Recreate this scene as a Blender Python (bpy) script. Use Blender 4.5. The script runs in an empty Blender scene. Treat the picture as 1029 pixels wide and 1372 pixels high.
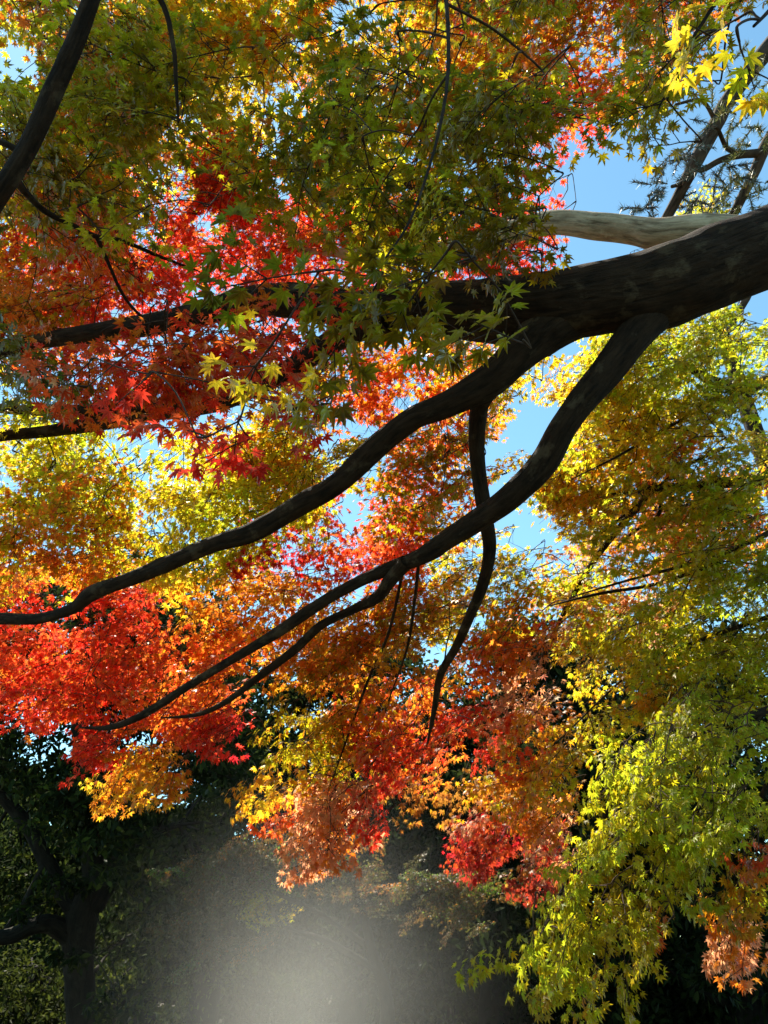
import bpy, math, zlib
import numpy as np

RAD = math.radians
SC = bpy.context.scene
COL = SC.collection
rng = np.random.default_rng(11)

# ------------------------------------------------------------------ camera
PITCH = RAD(30)
FPX = 686 / math.tan(RAD(33.5))            # focal length in photo pixels (photo 1029 x 1372)
CAM = np.array([0.0, 0.0, 1.6])
FWD = np.array([0.0, math.cos(PITCH), math.sin(PITCH)])
UPV = np.array([0.0, -math.sin(PITCH), math.cos(PITCH)])
RGT = np.array([1.0, 0.0, 0.0])
cd = bpy.data.cameras.new('camera')
cd.sensor_fit = 'VERTICAL'
cd.angle = RAD(67)
cd.clip_start, cd.clip_end = 0.05, 3000
cam = bpy.data.objects.new('camera', cd)
cam.location = CAM
cam.rotation_euler = (math.pi / 2 + PITCH, 0, 0)
COL.objects.link(cam)
SC.camera = cam

# ------------------------------------------------------------------ light
SUN_EL, SUN_AZ = RAD(60), RAD(-30)         # azimuth from +Y towards +X
SUN_STRENGTH, SKY_STRENGTH = 5.0, 0.1
w = bpy.data.worlds.new('World')
SC.world = w
w.use_nodes = True
nt = w.node_tree
sky = nt.nodes.new('ShaderNodeTexSky')
sky.sky_type = 'NISHITA'
sky.sun_disc = False
sky.sun_elevation = SUN_EL
sky.sun_rotation = SUN_AZ
sky.air_density, sky.dust_density, sky.ozone_density = 1.0, 0.1, 0.6
bg = nt.nodes['Background']
bg.inputs['Strength'].default_value = SKY_STRENGTH
wb = nt.nodes.new('ShaderNodeMix')            # white balance of the sky light
wb.data_type, wb.blend_type = 'RGBA', 'MULTIPLY'
wb.inputs['Factor'].default_value = 1
wb.inputs[7].default_value = (.82, 1.12, 1.02, 1)
nt.links.new(sky.outputs[0], wb.inputs[6])
nt.links.new(wb.outputs[2], bg.inputs['Color'])
sd = bpy.data.lights.new('sun', 'SUN')
sd.energy, sd.angle, sd.color = SUN_STRENGTH, RAD(0.53), (1.0, 0.92, 0.78)
sun = bpy.data.objects.new('sun', sd)
COL.objects.link(sun)
from mathutils import Vector
sv = Vector((math.cos(SUN_EL) * math.sin(SUN_AZ), math.cos(SUN_EL) * math.cos(SUN_AZ), math.sin(SUN_EL)))
sun.rotation_euler = sv.to_track_quat('Z', 'Y').to_euler()
SC.view_settings.view_transform = 'Standard'
SC.view_settings.look = 'None'
SC.view_settings.exposure = 1.32
SC.view_settings.gamma = 1
SC.cycles.max_bounces = 10
SC.cycles.diffuse_bounces = 4
SC.cycles.glossy_bounces = 2
SC.cycles.transmission_bounces = 8
SC.cycles.volume_bounces = 0
SC.cycles.sample_clamp_indirect = 6
SC.cycles.use_denoising = True


# ------------------------------------------------------------------ helpers
def at(x, y, d):
    """photo pixel and depth in metres -> point in the world"""
    return CAM + d * (FWD + RGT * ((x - 514.5) / FPX) + UPV * ((686 - y) / FPX))


def pix(p):
    q = np.atleast_2d(p) - CAM
    z = np.maximum(q @ FWD, 1e-3)
    return 514.5 + FPX * (q @ RGT) / z, 686 - FPX * (q @ UPV) / z, q @ FWD


def tag(o, label=None, cat=None, group=None, kind=None):
    for k, v in (('label', label), ('category', cat), ('group', group), ('kind', kind)):
        if v:
            o[k] = v
    return o


def empty(name, loc):
    o = bpy.data.objects.new(name, None)
    o.location = loc
    COL.objects.link(o)
    return o


def mesh_obj(name, V, F, mat, parent=None, smooth=False, attrs=()):
    """V (n,3); F list of (m,k) int arrays; attrs: (name, type, field, array per point)"""
    V = np.asarray(V, np.float32)
    me = bpy.data.meshes.new(name)
    me.vertices.add(len(V))
    me.vertices.foreach_set('co', V.ravel())
    F = [np.asarray(f, np.int32) for f in F if len(f)]
    li = np.concatenate([f.ravel() for f in F])
    tot = np.concatenate([np.full(len(f), f.shape[1], np.int32) for f in F])
    st = np.concatenate([[0], np.cumsum(tot)[:-1]]).astype(np.int32)
    me.loops.add(len(li))
    me.loops.foreach_set('vertex_index', li)
    me.polygons.add(len(tot))
    me.polygons.foreach_set('loop_start', st)
    me.polygons.foreach_set('loop_total', tot)
    if smooth:
        me.polygons.foreach_set('use_smooth', np.ones(len(tot), bool))
    for an, ty, fld, arr in attrs:
        a = me.attributes.new(an, ty, 'POINT')
        a.data.foreach_set(fld, np.asarray(arr, np.float32).ravel())
    me.update()
    me.materials.append(mat)
    o = bpy.data.objects.new(name, me)
    COL.objects.link(o)
    if parent is not None:
        o.parent = parent
        o.location = -np.array(parent_world(parent))
    return o


def parent_world(o):
    p = np.zeros(3)
    while o is not None:
        p = p + np.array(o.location)
        o = o.parent
    return p


def unit(v):
    v = np.asarray(v, float)
    return v / np.maximum(np.linalg.norm(v, axis=-1, keepdims=True), 1e-9)


def spline(pts, n_per=6):
    """Catmull-Rom through the rows of pts (any number of columns)"""
    p = np.asarray(pts, float)
    if len(p) < 3:
        t = np.linspace(0, 1, n_per + 1)[:, None]
        return p[0] * (1 - t) + p[-1] * t
    e = np.vstack([2 * p[0] - p[1], p, 2 * p[-1] - p[-2]])
    out = []
    for i in range(len(p) - 1):
        a, b, c, d = e[i:i + 4]
        t = np.linspace(0, 1, n_per, endpoint=False)[:, None]
        out.append(.5 * (2 * b + (c - a) * t + (2 * a - 5 * b + 4 * c - d) * t ** 2 + (3 * b - a - 3 * c + d) * t ** 3))
    out.append(p[-1:])
    return np.vstack(out)


class Tubes:
    """collects tapered tubes into one mesh with a straightened bark coordinate"""
    def __init__(self):
        self.V, self.Q, self.T, self.B, self.n = [], [], [], [], 0

    def add(self, pts, rad, sides=8, rough=0.0, seed=0):
        p = np.asarray(pts, float)
        r = np.asarray(rad, float)
        m = len(p)
        tan = unit(np.gradient(p, axis=0))
        ref = np.array([0, 0, 1.0]) if abs(tan[0][2]) < .9 else np.array([1.0, 0, 0])
        nrm = unit(np.cross(tan[0], ref))
        N = [nrm]
        for i in range(1, m):
            nrm = unit(nrm - tan[i] * (nrm @ tan[i]))
            N.append(nrm)
        N = np.array(N)
        Bn = np.cross(tan, N)
        L = np.concatenate([[0], np.cumsum(np.linalg.norm(np.diff(p, axis=0), axis=1))])
        a = np.linspace(0, 2 * np.pi, sides, endpoint=False)
        rr = np.repeat(r[:, None], sides, 1)
        if rough:
            q = np.random.default_rng(seed)
            for k in range(1, 6):
                ph, fl, sg = q.uniform(0, 6.28, 2), q.uniform(2, 9), q.choice([-1, 1])
                rr = rr * (1 + rough / k * np.sin(k * a[None] * sg + fl * k * L[:, None] + ph[0]) * np.sin(fl * .7 * L[:, None] + ph[1]))
            rr = rr * (1 + rough * .7 * np.sin(L * 5.3 + seed) * np.sin(L * 2.1 + 1.7 * seed))[:, None]
        if rough >= .05 and sides >= 18:         # knots and old branch scars
            q = np.random.default_rng(seed + 900)
            for _ in range(int(L[-1] * 5)):
                l0, a0, wd, am = q.uniform(0, L[-1]), q.uniform(0, 6.28), q.uniform(.02, .05), q.uniform(-.06, .2)
                da = np.angle(np.exp(1j * (a - a0)))[None] * rr.mean()
                rr = rr * (1 + am * np.exp(-((L[:, None] - l0) ** 2 + da ** 2) / wd ** 2))
        c, s = np.cos(a), np.sin(a)
        V = p[:, None] + rr[..., None] * (c[None, :, None] * N[:, None] + s[None, :, None] * Bn[:, None])
        b = np.stack([rr * c, rr * s, np.repeat(L[:, None], sides, 1)], -1) + np.array([seed * 1.37, seed * 2.11, seed * 3.3])
        i0 = (np.arange(m - 1)[:, None] * sides + np.arange(sides)[None]).ravel()
        i1 = (np.arange(m - 1)[:, None] * sides + (np.arange(sides)[None] + 1) % sides).ravel()
        self.Q.append(np.stack([i0, i1, i1 + sides, i0 + sides], 1) + self.n)
        V = np.vstack([V.reshape(-1, 3), p[-1:] + tan[-1:] * r[-1] * .6])
        b = np.vstack([b.reshape(-1, 3), b[-1, -1:] if b.ndim == 3 else b[-1:]])
        j = np.arange(sides) + (m - 1) * sides
        self.T.append(np.stack([j, (np.arange(sides) + 1) % sides + (m - 1) * sides, np.full(sides, m * sides)], 1) + self.n)
        self.V.append(V)
        self.B.append(b)
        self.n += len(V)

    def pieces(self):
        """the same tubes, sorted into collections that hang together"""
        if len(self.V) < 2:
            return [self]
        lo = np.array([v.min(0) for v in self.V])
        hi = np.array([v.max(0) for v in self.V])
        size = (hi - lo).max(1)
        gap = np.maximum(0, np.maximum(lo[:, None] - hi[None], lo[None] - hi[:, None]))
        near = np.sqrt((gap ** 2).sum(2)) <= np.maximum(.019, .48 * np.maximum(size[:, None], size[None]))
        own = np.arange(len(size))
        while True:
            new = np.where(near, own[None], len(size)).min(1)
            if (new == own).all():
                break
            own = new
        out = []
        for k in np.unique(own):
            t = Tubes()
            for i in np.where(own == k)[0]:
                off = t.n - int(self.Q[i].min())
                t.V.append(self.V[i]); t.B.append(self.B[i])
                t.Q.append(self.Q[i] + off); t.T.append(self.T[i] + off)
                t.n += len(self.V[i])
            out.append(t)
        return out

    def build(self, name, mat, parent=None):
        if not self.V:
            return None
        return mesh_obj(name, np.vstack(self.V), [np.vstack(self.Q), np.vstack(self.T)], mat, parent, True,
                        [('bark_co', 'FLOAT_VECTOR', 'vector', np.vstack(self.B))])


# ------------------------------------------------------------------ materials
def new_mat(name):
    m = bpy.data.materials.new(name)
    m.use_nodes = True
    t = m.node_tree
    t.nodes.clear()
    return m, t, t.nodes.new('ShaderNodeOutputMaterial')


def leaf_material(name, refl=.6, trans=1.1, mix=.74, gloss=.03, rough=.42, veins=False, sheen=.16):
    m, t, out = new_mat(name)
    N, L = t.nodes.new, t.links.new
    at_ = N('ShaderNodeAttribute')
    at_.attribute_name = 'leaf_colour'

    def scaled(k):
        n = N('ShaderNodeMix')
        n.data_type, n.blend_type = 'RGBA', 'MULTIPLY'
        n.inputs['Factor'].default_value = 1
        L(src, n.inputs[6])
        n.inputs[7].default_value = (k, k, k, 1)
        return n.outputs[2]
    tcx = N('ShaderNodeTexCoord')
    bl = N('ShaderNodeTexNoise')
    bl.inputs['Scale'].default_value = 55
    bl.inputs['Detail'].default_value = 3
    L(tcx.outputs['Object'], bl.inputs['Vector'])
    rp = N('ShaderNodeValToRGB')
    rp.color_ramp.elements[0].position, rp.color_ramp.elements[0].color = .3, (.62, .5, .4, 1)
    rp.color_ramp.elements[1].position, rp.color_ramp.elements[1].color = .56, (1.06, 1.06, 1.06, 1)
    L(bl.outputs['Fac'], rp.inputs[0])
    tint = N('ShaderNodeMix')
    tint.data_type, tint.blend_type = 'RGBA', 'MULTIPLY'
    tint.inputs['Factor'].default_value = .8
    L(at_.outputs['Color'], tint.inputs[6])
    L(rp.outputs[0], tint.inputs[7])
    src = tint.outputs[2]
    if veins:
        lc = N('ShaderNodeAttribute')
        lc.attribute_name = 'leaf_co'
        sx = N('ShaderNodeSeparateXYZ')
        L(lc.outputs['Vector'], sx.inputs[0])

        def M(op, a, b=None):
            n = N('ShaderNodeMath')
            n.operation = op
            for k, v in enumerate((a, b)):
                if v is None:
                    continue
                if isinstance(v, (int, float)):
                    n.inputs[k].default_value = v
                else:
                    L(v, n.inputs[k])
            return n.outputs[0]
        ang = M('ARCTAN2', sx.outputs['X'], sx.outputs['Y'])
        fr_ = M('ABSOLUTE', M('SUBTRACT', M('FRACT', M('ADD', M('DIVIDE', ang, RAD(40)), 10.5)), .5))
        rad_ = M('SQRT', M('ADD', M('MULTIPLY', sx.outputs['X'], sx.outputs['X']), M('MULTIPLY', sx.outputs['Y'], sx.outputs['Y'])))
        vein = M('LESS_THAN', M('MULTIPLY', fr_, rad_), .028)
        vm = N('ShaderNodeMix')
        vm.data_type, vm.blend_type = 'RGBA', 'MULTIPLY'
        L(M('MULTIPLY', vein, .55), vm.inputs['Factor'])
        L(src, vm.inputs[6])
        vm.inputs[7].default_value = (.72, .5, .42, 1)
        src = vm.outputs[2]
    d = N('ShaderNodeBsdfDiffuse')
    L(scaled(refl), d.inputs['Color'])
    tr = N('ShaderNodeBsdfTranslucent')
    L(scaled(trans), tr.inputs['Color'])
    mx = N('ShaderNodeMixShader')
    mx.inputs[0].default_value = mix
    L(d.outputs[0], mx.inputs[1])
    L(tr.outputs[0], mx.inputs[2])
    g = N('ShaderNodeBsdfGlossy')
    g.inputs['Roughness'].default_value = rough
    g.inputs['Color'].default_value = (.9, .9, .85, 1)
    fr = N('ShaderNodeLayerWeight')
    fr.inputs['Blend'].default_value = .25
    mu = N('ShaderNodeMath')
    mu.operation = 'MULTIPLY_ADD'
    L(fr.outputs['Fresnel'], mu.inputs[0])
    mu.inputs[1].default_value = sheen
    mu.inputs[2].default_value = gloss * .4
    m2 = N('ShaderNodeMixShader')
    L(mu.outputs[0], m2.inputs[0])
    L(mx.outputs[0], m2.inputs[1])
    L(g.outputs[0], m2.inputs[2])
    L(m2.outputs[0], out.inputs[0])
    return m


def bark_material(name, dark, pale, lichen=None, scale=1.0, bump=.5):
    m, t, out = new_mat(name)
    N, L = t.nodes.new, t.links.new
    a = N('ShaderNodeAttribute')
    a.attribute_name = 'bark_co'

    def noise(sc, det, stretch):
        mp = N('ShaderNodeMapping')
        mp.inputs['Scale'].default_value = stretch
        L(a.outputs['Vector'], mp.inputs[0])
        n = N('ShaderNodeTexNoise')
        n.inputs['Scale'].default_value = sc * scale
        n.inputs['Detail'].default_value = det
        n.inputs['Roughness'].default_value = .65
        L(mp.outputs[0], n.inputs['Vector'])
        return n.outputs['Fac']

    def ramp(src, stops):
        r = N('ShaderNodeValToRGB')
        e = r.color_ramp.elements
        e[0].position, e[0].color = stops[0][0], (*stops[0][1], 1)
        e[1].position, e[1].color = stops[-1][0], (*stops[-1][1], 1)
        for p, c in stops[1:-1]:
            x = e.new(p)
            x.color = (*c, 1)
        L(src, r.inputs[0])
        return r.outputs[0]
    mid = tuple((x + y) / 2 for x, y in zip(dark, pale))
    fis = noise(60, 8, (1, 1, .13))
    base = ramp(noise(26, 8, (1, 1, .45)), [(.3, dark), (.5, mid), (.72, pale)])
    crack = ramp(fis, [(.38, (.22, .2, .18)), (.52, (1, 1, 1))])
    mul = N('ShaderNodeMix')
    mul.data_type, mul.blend_type = 'RGBA', 'MULTIPLY'
    mul.inputs['Factor'].default_value = .8
    L(base, mul.inputs[6])
    L(crack, mul.inputs[7])
    col = mul.outputs[2]
    if lichen:
        lm = N('ShaderNodeMix')
        lm.data_type = 'RGBA'
        mk = ramp(noise(9, 9, (1, 1, .8)), [(.56, (0, 0, 0)), (.64, (.75, .75, .75))])
        L(mk, lm.inputs['Factor'])
        L(col, lm.inputs[6])
        lm.inputs[7].default_value = (*lichen, 1)
        col = lm.outputs[2]
    b = N('ShaderNodeBsdfPrincipled')
    L(col, b.inputs['Base Color'])
    b.inputs['Roughness'].default_value = .9
    b.inputs['Specular IOR Level'].default_value = .25
    add = N('ShaderNodeMath')
    add.operation = 'ADD'
    L(fis, add.inputs[0])
    L(noise(18, 8, (1, 1, .6)), add.inputs[1])
    bp = N('ShaderNodeBump')
    bp.inputs['Strength'].default_value = bump
    bp.inputs['Distance'].default_value = .022
    L(add.outputs[0], bp.inputs['Height'])
    L(bp.outputs[0], b.inputs['Normal'])
    L(b.outputs[0], out.inputs[0])
    return m


M_LEAF = leaf_material('maple_leaf')
M_LEAF_VEINED = leaf_material('veined_maple_leaf', veins=True)
M_EVER = leaf_material('evergreen_leaf', .4, .55, .4, .004, .6, sheen=.04)
M_NEEDLE = leaf_material('needle', .9, .5, .3, .05, .45)
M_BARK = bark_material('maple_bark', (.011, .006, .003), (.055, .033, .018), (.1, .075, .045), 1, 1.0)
M_SUNPAINTBARK = bark_material('sun_painted_maple_bark', (.36, .27, .17), (.72, .6, .42), (.75, .66, .48), .8, .6)  # maple bark made pale to paint sunlight onto the upper branch
M_TWIG = bark_material('twig_bark', (.05, .03, .022), (.12, .08, .055))
M_DARKBARK = bark_material('dark_bark', (.008, .006, .004), (.025, .02, .012), (.03, .03, .02), .5, 1.0)
M_GREYBARK = bark_material('conifer_bark', (.035, .022, .014), (.12, .08, .055), None, .8)

# ------------------------------------------------------------------ maple leaf and spray templates
def leaf_template(detailed, curl, fold, seed):
    q = np.random.default_rng(seed)
    ang = np.radians([-122, -80, -40, 0, 40, 80, 122]) + q.normal(0, .05, 7)
    ln = np.array([.40, .76, .95, 1.05, .95, .76, .40]) * q.uniform(.92, 1.06, 7)
    P = []
    for i in range(7):
        if detailed:
            P.append((ang[i] - .2, ln[i] * .6, 0))
        P.append((ang[i], ln[i], 1))
        if detailed:
            P.append((ang[i] + .2, ln[i] * .6, 0))
        if i < 6:
            P.append(((ang[i] + ang[i + 1]) / 2, .36 * min(ln[i], ln[i + 1]) + .09, 0))
    a, r, tip = np.array(P).T
    x, y = r * np.sin(a), r * np.cos(a)
    z = -curl * r ** 2 + fold * (1 - tip) * r
    V = np.vstack([[[0, 0, 0]], np.stack([x, y, z], 1)])
    n = len(P)
    F = np.stack([np.zeros(n - 1, int), np.arange(2, n + 1), np.arange(1, n)], 1)
    return V, F


NVAR = 5
LEAF = {d: [leaf_template(d, c, f, 5 + k) for k, (c, f) in enumerate(((.08, .1), (.22, .14), (.4, .2), (-.05, .16), (.3, .08)))] for d in (True, False)}


def spray_template(L, seed, node=.05):
    """flat maple twig: opposite leaf pairs and side twigs; x along the twig, z up.
    -> leaf pos, forward, size factor ; twig polylines"""
    q = np.random.default_rng(seed)
    lp, lf, ls, tw = [], [], [], []

    def twig(p0, a0, ln, depth):
        n = max(2, int(ln / node))
        p, a = np.array(p0, float), a0
        bend = q.normal(0, .06)
        pts = [p.copy()]
        slope = q.normal(0, .12)
        for i in range(n):
            a += bend + q.normal(0, .09)
            p = p + node * np.array([math.cos(a), math.sin(a), slope - .25 * i / n])
            pts.append(p.copy())
            last = i == n - 1
            for sgn in (-1, 1):
                if depth < 2 and not last and i >= (0 if depth else 1) and q.random() < (.62 if depth == 0 else .25):
                    twig(p, a + sgn * q.uniform(.6, 1.0), min(ln * q.uniform(.3, .55), (n - i) * node * .9), depth + 1)
                else:
                    for rep in range(2 if q.random() < .35 else 1):
                        b = a + sgn * q.uniform(.5, 1.25)
                        pet = q.uniform(.015, .035)
                        f = np.array([math.cos(b), math.sin(b), q.normal(-.1, .25)])
                        lp.append(p + f * pet + [0, 0, q.normal(0, .012)])
                        lf.append(f)
                        ls.append(q.uniform(.7, 1.12) * (1 - .2 * (depth == 2)))
            if last:
                f = np.array([math.cos(a), math.sin(a), q.normal(-.2, .2)])
                lp.append(p + f * .02)
                lf.append(f)
                ls.append(q.uniform(.75, 1.1))
        tw.append((np.array(pts), .0028 * (1 - .3 * depth)))
    twig((0, 0, 0), 0, L, 0)
    return np.array(lp), unit(np.array(lf)), np.array(ls), tw


SPRAYS = {'big': [spray_template(.62, 100 + k) for k in range(7)],
          'mid': [spray_template(.42, 200 + k) for k in range(7)],
          'small': [spray_template(.24, 300 + k, .045) for k in range(8)],
          'tiny': [spray_template(.13, 400 + k, .04) for k in range(8)]}
LEN = {'big': .62, 'mid': .42, 'small': .24, 'tiny': .13}
AREA = {'big': .62 * .42 * .62, 'mid': .42 * .3 * .62, 'small': .24 * .17 * .7, 'tiny': .13 * .12 * .8}

COLOURS = {                                  # leaf pigments, linear; shade painted into darkest olives, red and browns, sheen into peach
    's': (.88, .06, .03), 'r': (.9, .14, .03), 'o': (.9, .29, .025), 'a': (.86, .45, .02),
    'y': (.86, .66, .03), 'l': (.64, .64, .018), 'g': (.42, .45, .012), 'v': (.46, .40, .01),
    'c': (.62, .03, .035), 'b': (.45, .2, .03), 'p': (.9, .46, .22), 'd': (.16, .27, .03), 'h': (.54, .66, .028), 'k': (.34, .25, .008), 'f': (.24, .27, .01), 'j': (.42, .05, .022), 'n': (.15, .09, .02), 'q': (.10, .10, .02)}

HOLES = [(842, 268, 62, 62), (722, 575, 36, 38), (790, 325, 28, 22), (478, 690, 26, 15), (20, 85, 34, 30),
         (400, 60, 12, 12), (365, 140, 14, 10), (385, 262, 10, 10), (480, 575, 30, 14), (545, 540, 22, 12)]


SUNV = np.array(sv)
# places that stand in full sun: the crown is open towards the sun above them (photo x, y, depth, radius in metres)
SUNLIT = [(790, 1050, 3.1, .2), (850, 1050, 3.1, .24), (930, 1060, 3.0, .24), (870, 1130, 3.0, .22), (980, 1100, 3.0, .2), (780, 1200, 3.0, .2), (760, 1290, 3.0, .16), (690, 1270, 3.0, .12),
          (985, 1250, 3.2, .22), (725, 905, 4.4, .2), (435, 1080, 4.2, .2), (480, 1060, 4.2, .15), (345, 505, 1.5, .12), (975, 70, 1.5, .14), (285, 590, 1.85, .13), (190, 550, 1.9, .08),
          (840, 305, 3.15, .2), (800, 302, 3.2, .2), (750, 300, 3.3, .2), (980, 305, 2.95, .15), (920, 305, 3.0, .15), (505, 592, 2.92, .08), (515, 785, 3.2, .07), (60, 900, 4.5, .2), (150, 840, 4.5, .2), (205, 1020, 4.2, .15), (280, 660, 4.3, .22), (200, 490, 2.9, .11), (330, 470, 2.9, .1), (900, 560, 4.3, .25), (780, 740, 4.6, .25), (920, 800, 4.2, .25), (480, 900, 4.3, .2), (620, 930, 4.5, .15), (890, 860, 4.1, .3), (760, 980, 4.2, .2), (590, 860, 4.2, .2)]
SUNLIT = [(at(x, y, d), r, .3 if d < 2.5 or y < 320 or r < .11 else .75) for x, y, d, r in SUNLIT]


def in_hole(P):
    X, Y, D = pix(P)
    return np.any([((X - hx) / hrx) ** 2 + ((Y - hy) / hry) ** 2 < 1 for hx, hy, hrx, hry in HOLES[:5]], axis=0)


def in_sun_gap(P, k=1.0):
    P = np.atleast_2d(P)
    hit = np.zeros(len(P), bool)
    for p, r, t0 in SUNLIT:
        v = P - p
        t = v @ SUNV
        hit |= (t > t0) & (np.linalg.norm(v - t[:, None] * SUNV, axis=1) < r * k)
    return hit


def leaves_mesh(name, pos, fwd, nrm, size, colour, parent, detailed, mat=None):
    side = unit(np.cross(fwd, nrm))
    nrm = np.cross(side, fwd)
    var = rng.integers(0, NVAR, len(pos))
    Vs, Fs, Cs, Ls, n = [], [], [], [], 0
    for k in range(NVAR):
        i = np.where(var == k)[0]
        if not len(i):
            continue
        tv, tf = LEAF[detailed][k]
        wx = rng.uniform(.85, 1.08, len(i))[:, None, None]
        v = pos[i, None] + size[i, None, None] * (wx * tv[None, :, :1] * side[i, None] + tv[None, :, 1:2] * fwd[i, None] + tv[None, :, 2:] * nrm[i, None])
        f = tf[None] + (n + np.arange(len(i)) * len(tv))[:, None, None]
        Vs.append(v.reshape(-1, 3))
        Fs.append(f.reshape(-1, 3))
        tip = np.clip(np.linalg.norm(tv[:, :2], axis=1), 0, 1)[None, :, None] ** 2 * rng.uniform(0, .75, (len(i), 1, 1))
        cv = colour[i][:, None] * (1 - tip) + colour[i][:, None] * np.array([1.06, .62, .8]) * tip
        c = np.concatenate([np.clip(cv, 0, .92), np.ones((len(i), len(tv), 1))], 2)
        Cs.append(c.reshape(-1, 4))
        if detailed:
            Ls.append(np.tile(tv, (len(i), 1)))
        n += len(i) * len(tv)
    return mesh_obj(name, np.vstack(Vs), [np.vstack(Fs)], mat or (M_LEAF_VEINED if detailed else M_LEAF), parent, False,
                    [('leaf_colour', 'FLOAT_COLOR', 'color', np.vstack(Cs))] + ([('leaf_co', 'FLOAT_VECTOR', 'vector', np.vstack(Ls))] if detailed else []))


def rot_zyx(yaw, pitch, roll):
    cy, sy, cp, sp, cr, sr = math.cos(yaw), math.sin(yaw), math.cos(pitch), math.sin(pitch), math.cos(roll), math.sin(roll)
    Rz = np.array([[cy, -sy, 0], [sy, cy, 0], [0, 0, 1]])
    Ry = np.array([[cp, 0, -sp], [0, 1, 0], [sp, 0, cp]])      # positive pitch lifts x
    Rx = np.array([[1, 0, 0], [0, cr, -sr], [0, sr, cr]])
    return Rz @ Ry @ Rx


def palette(s):
    """'r3o2y' -> keys and weights"""
    ks, ws = [], []
    for ch in s:
        if ch.isdigit():
            ws[-1] = int(ch)
        else:
            ks.append(ch)
            ws.append(1)
    return np.array([COLOURS[k] for k in ks]), np.array(ws, float) / sum(ws)


# ------------------------------------------------------------------ a maple: limbs by points, foliage by masses
SALT = {'bright yellow leaf cluster below the thick limb': 5}                                     # another throw of the dice for one mass of foliage
DENS = 1.9


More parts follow.
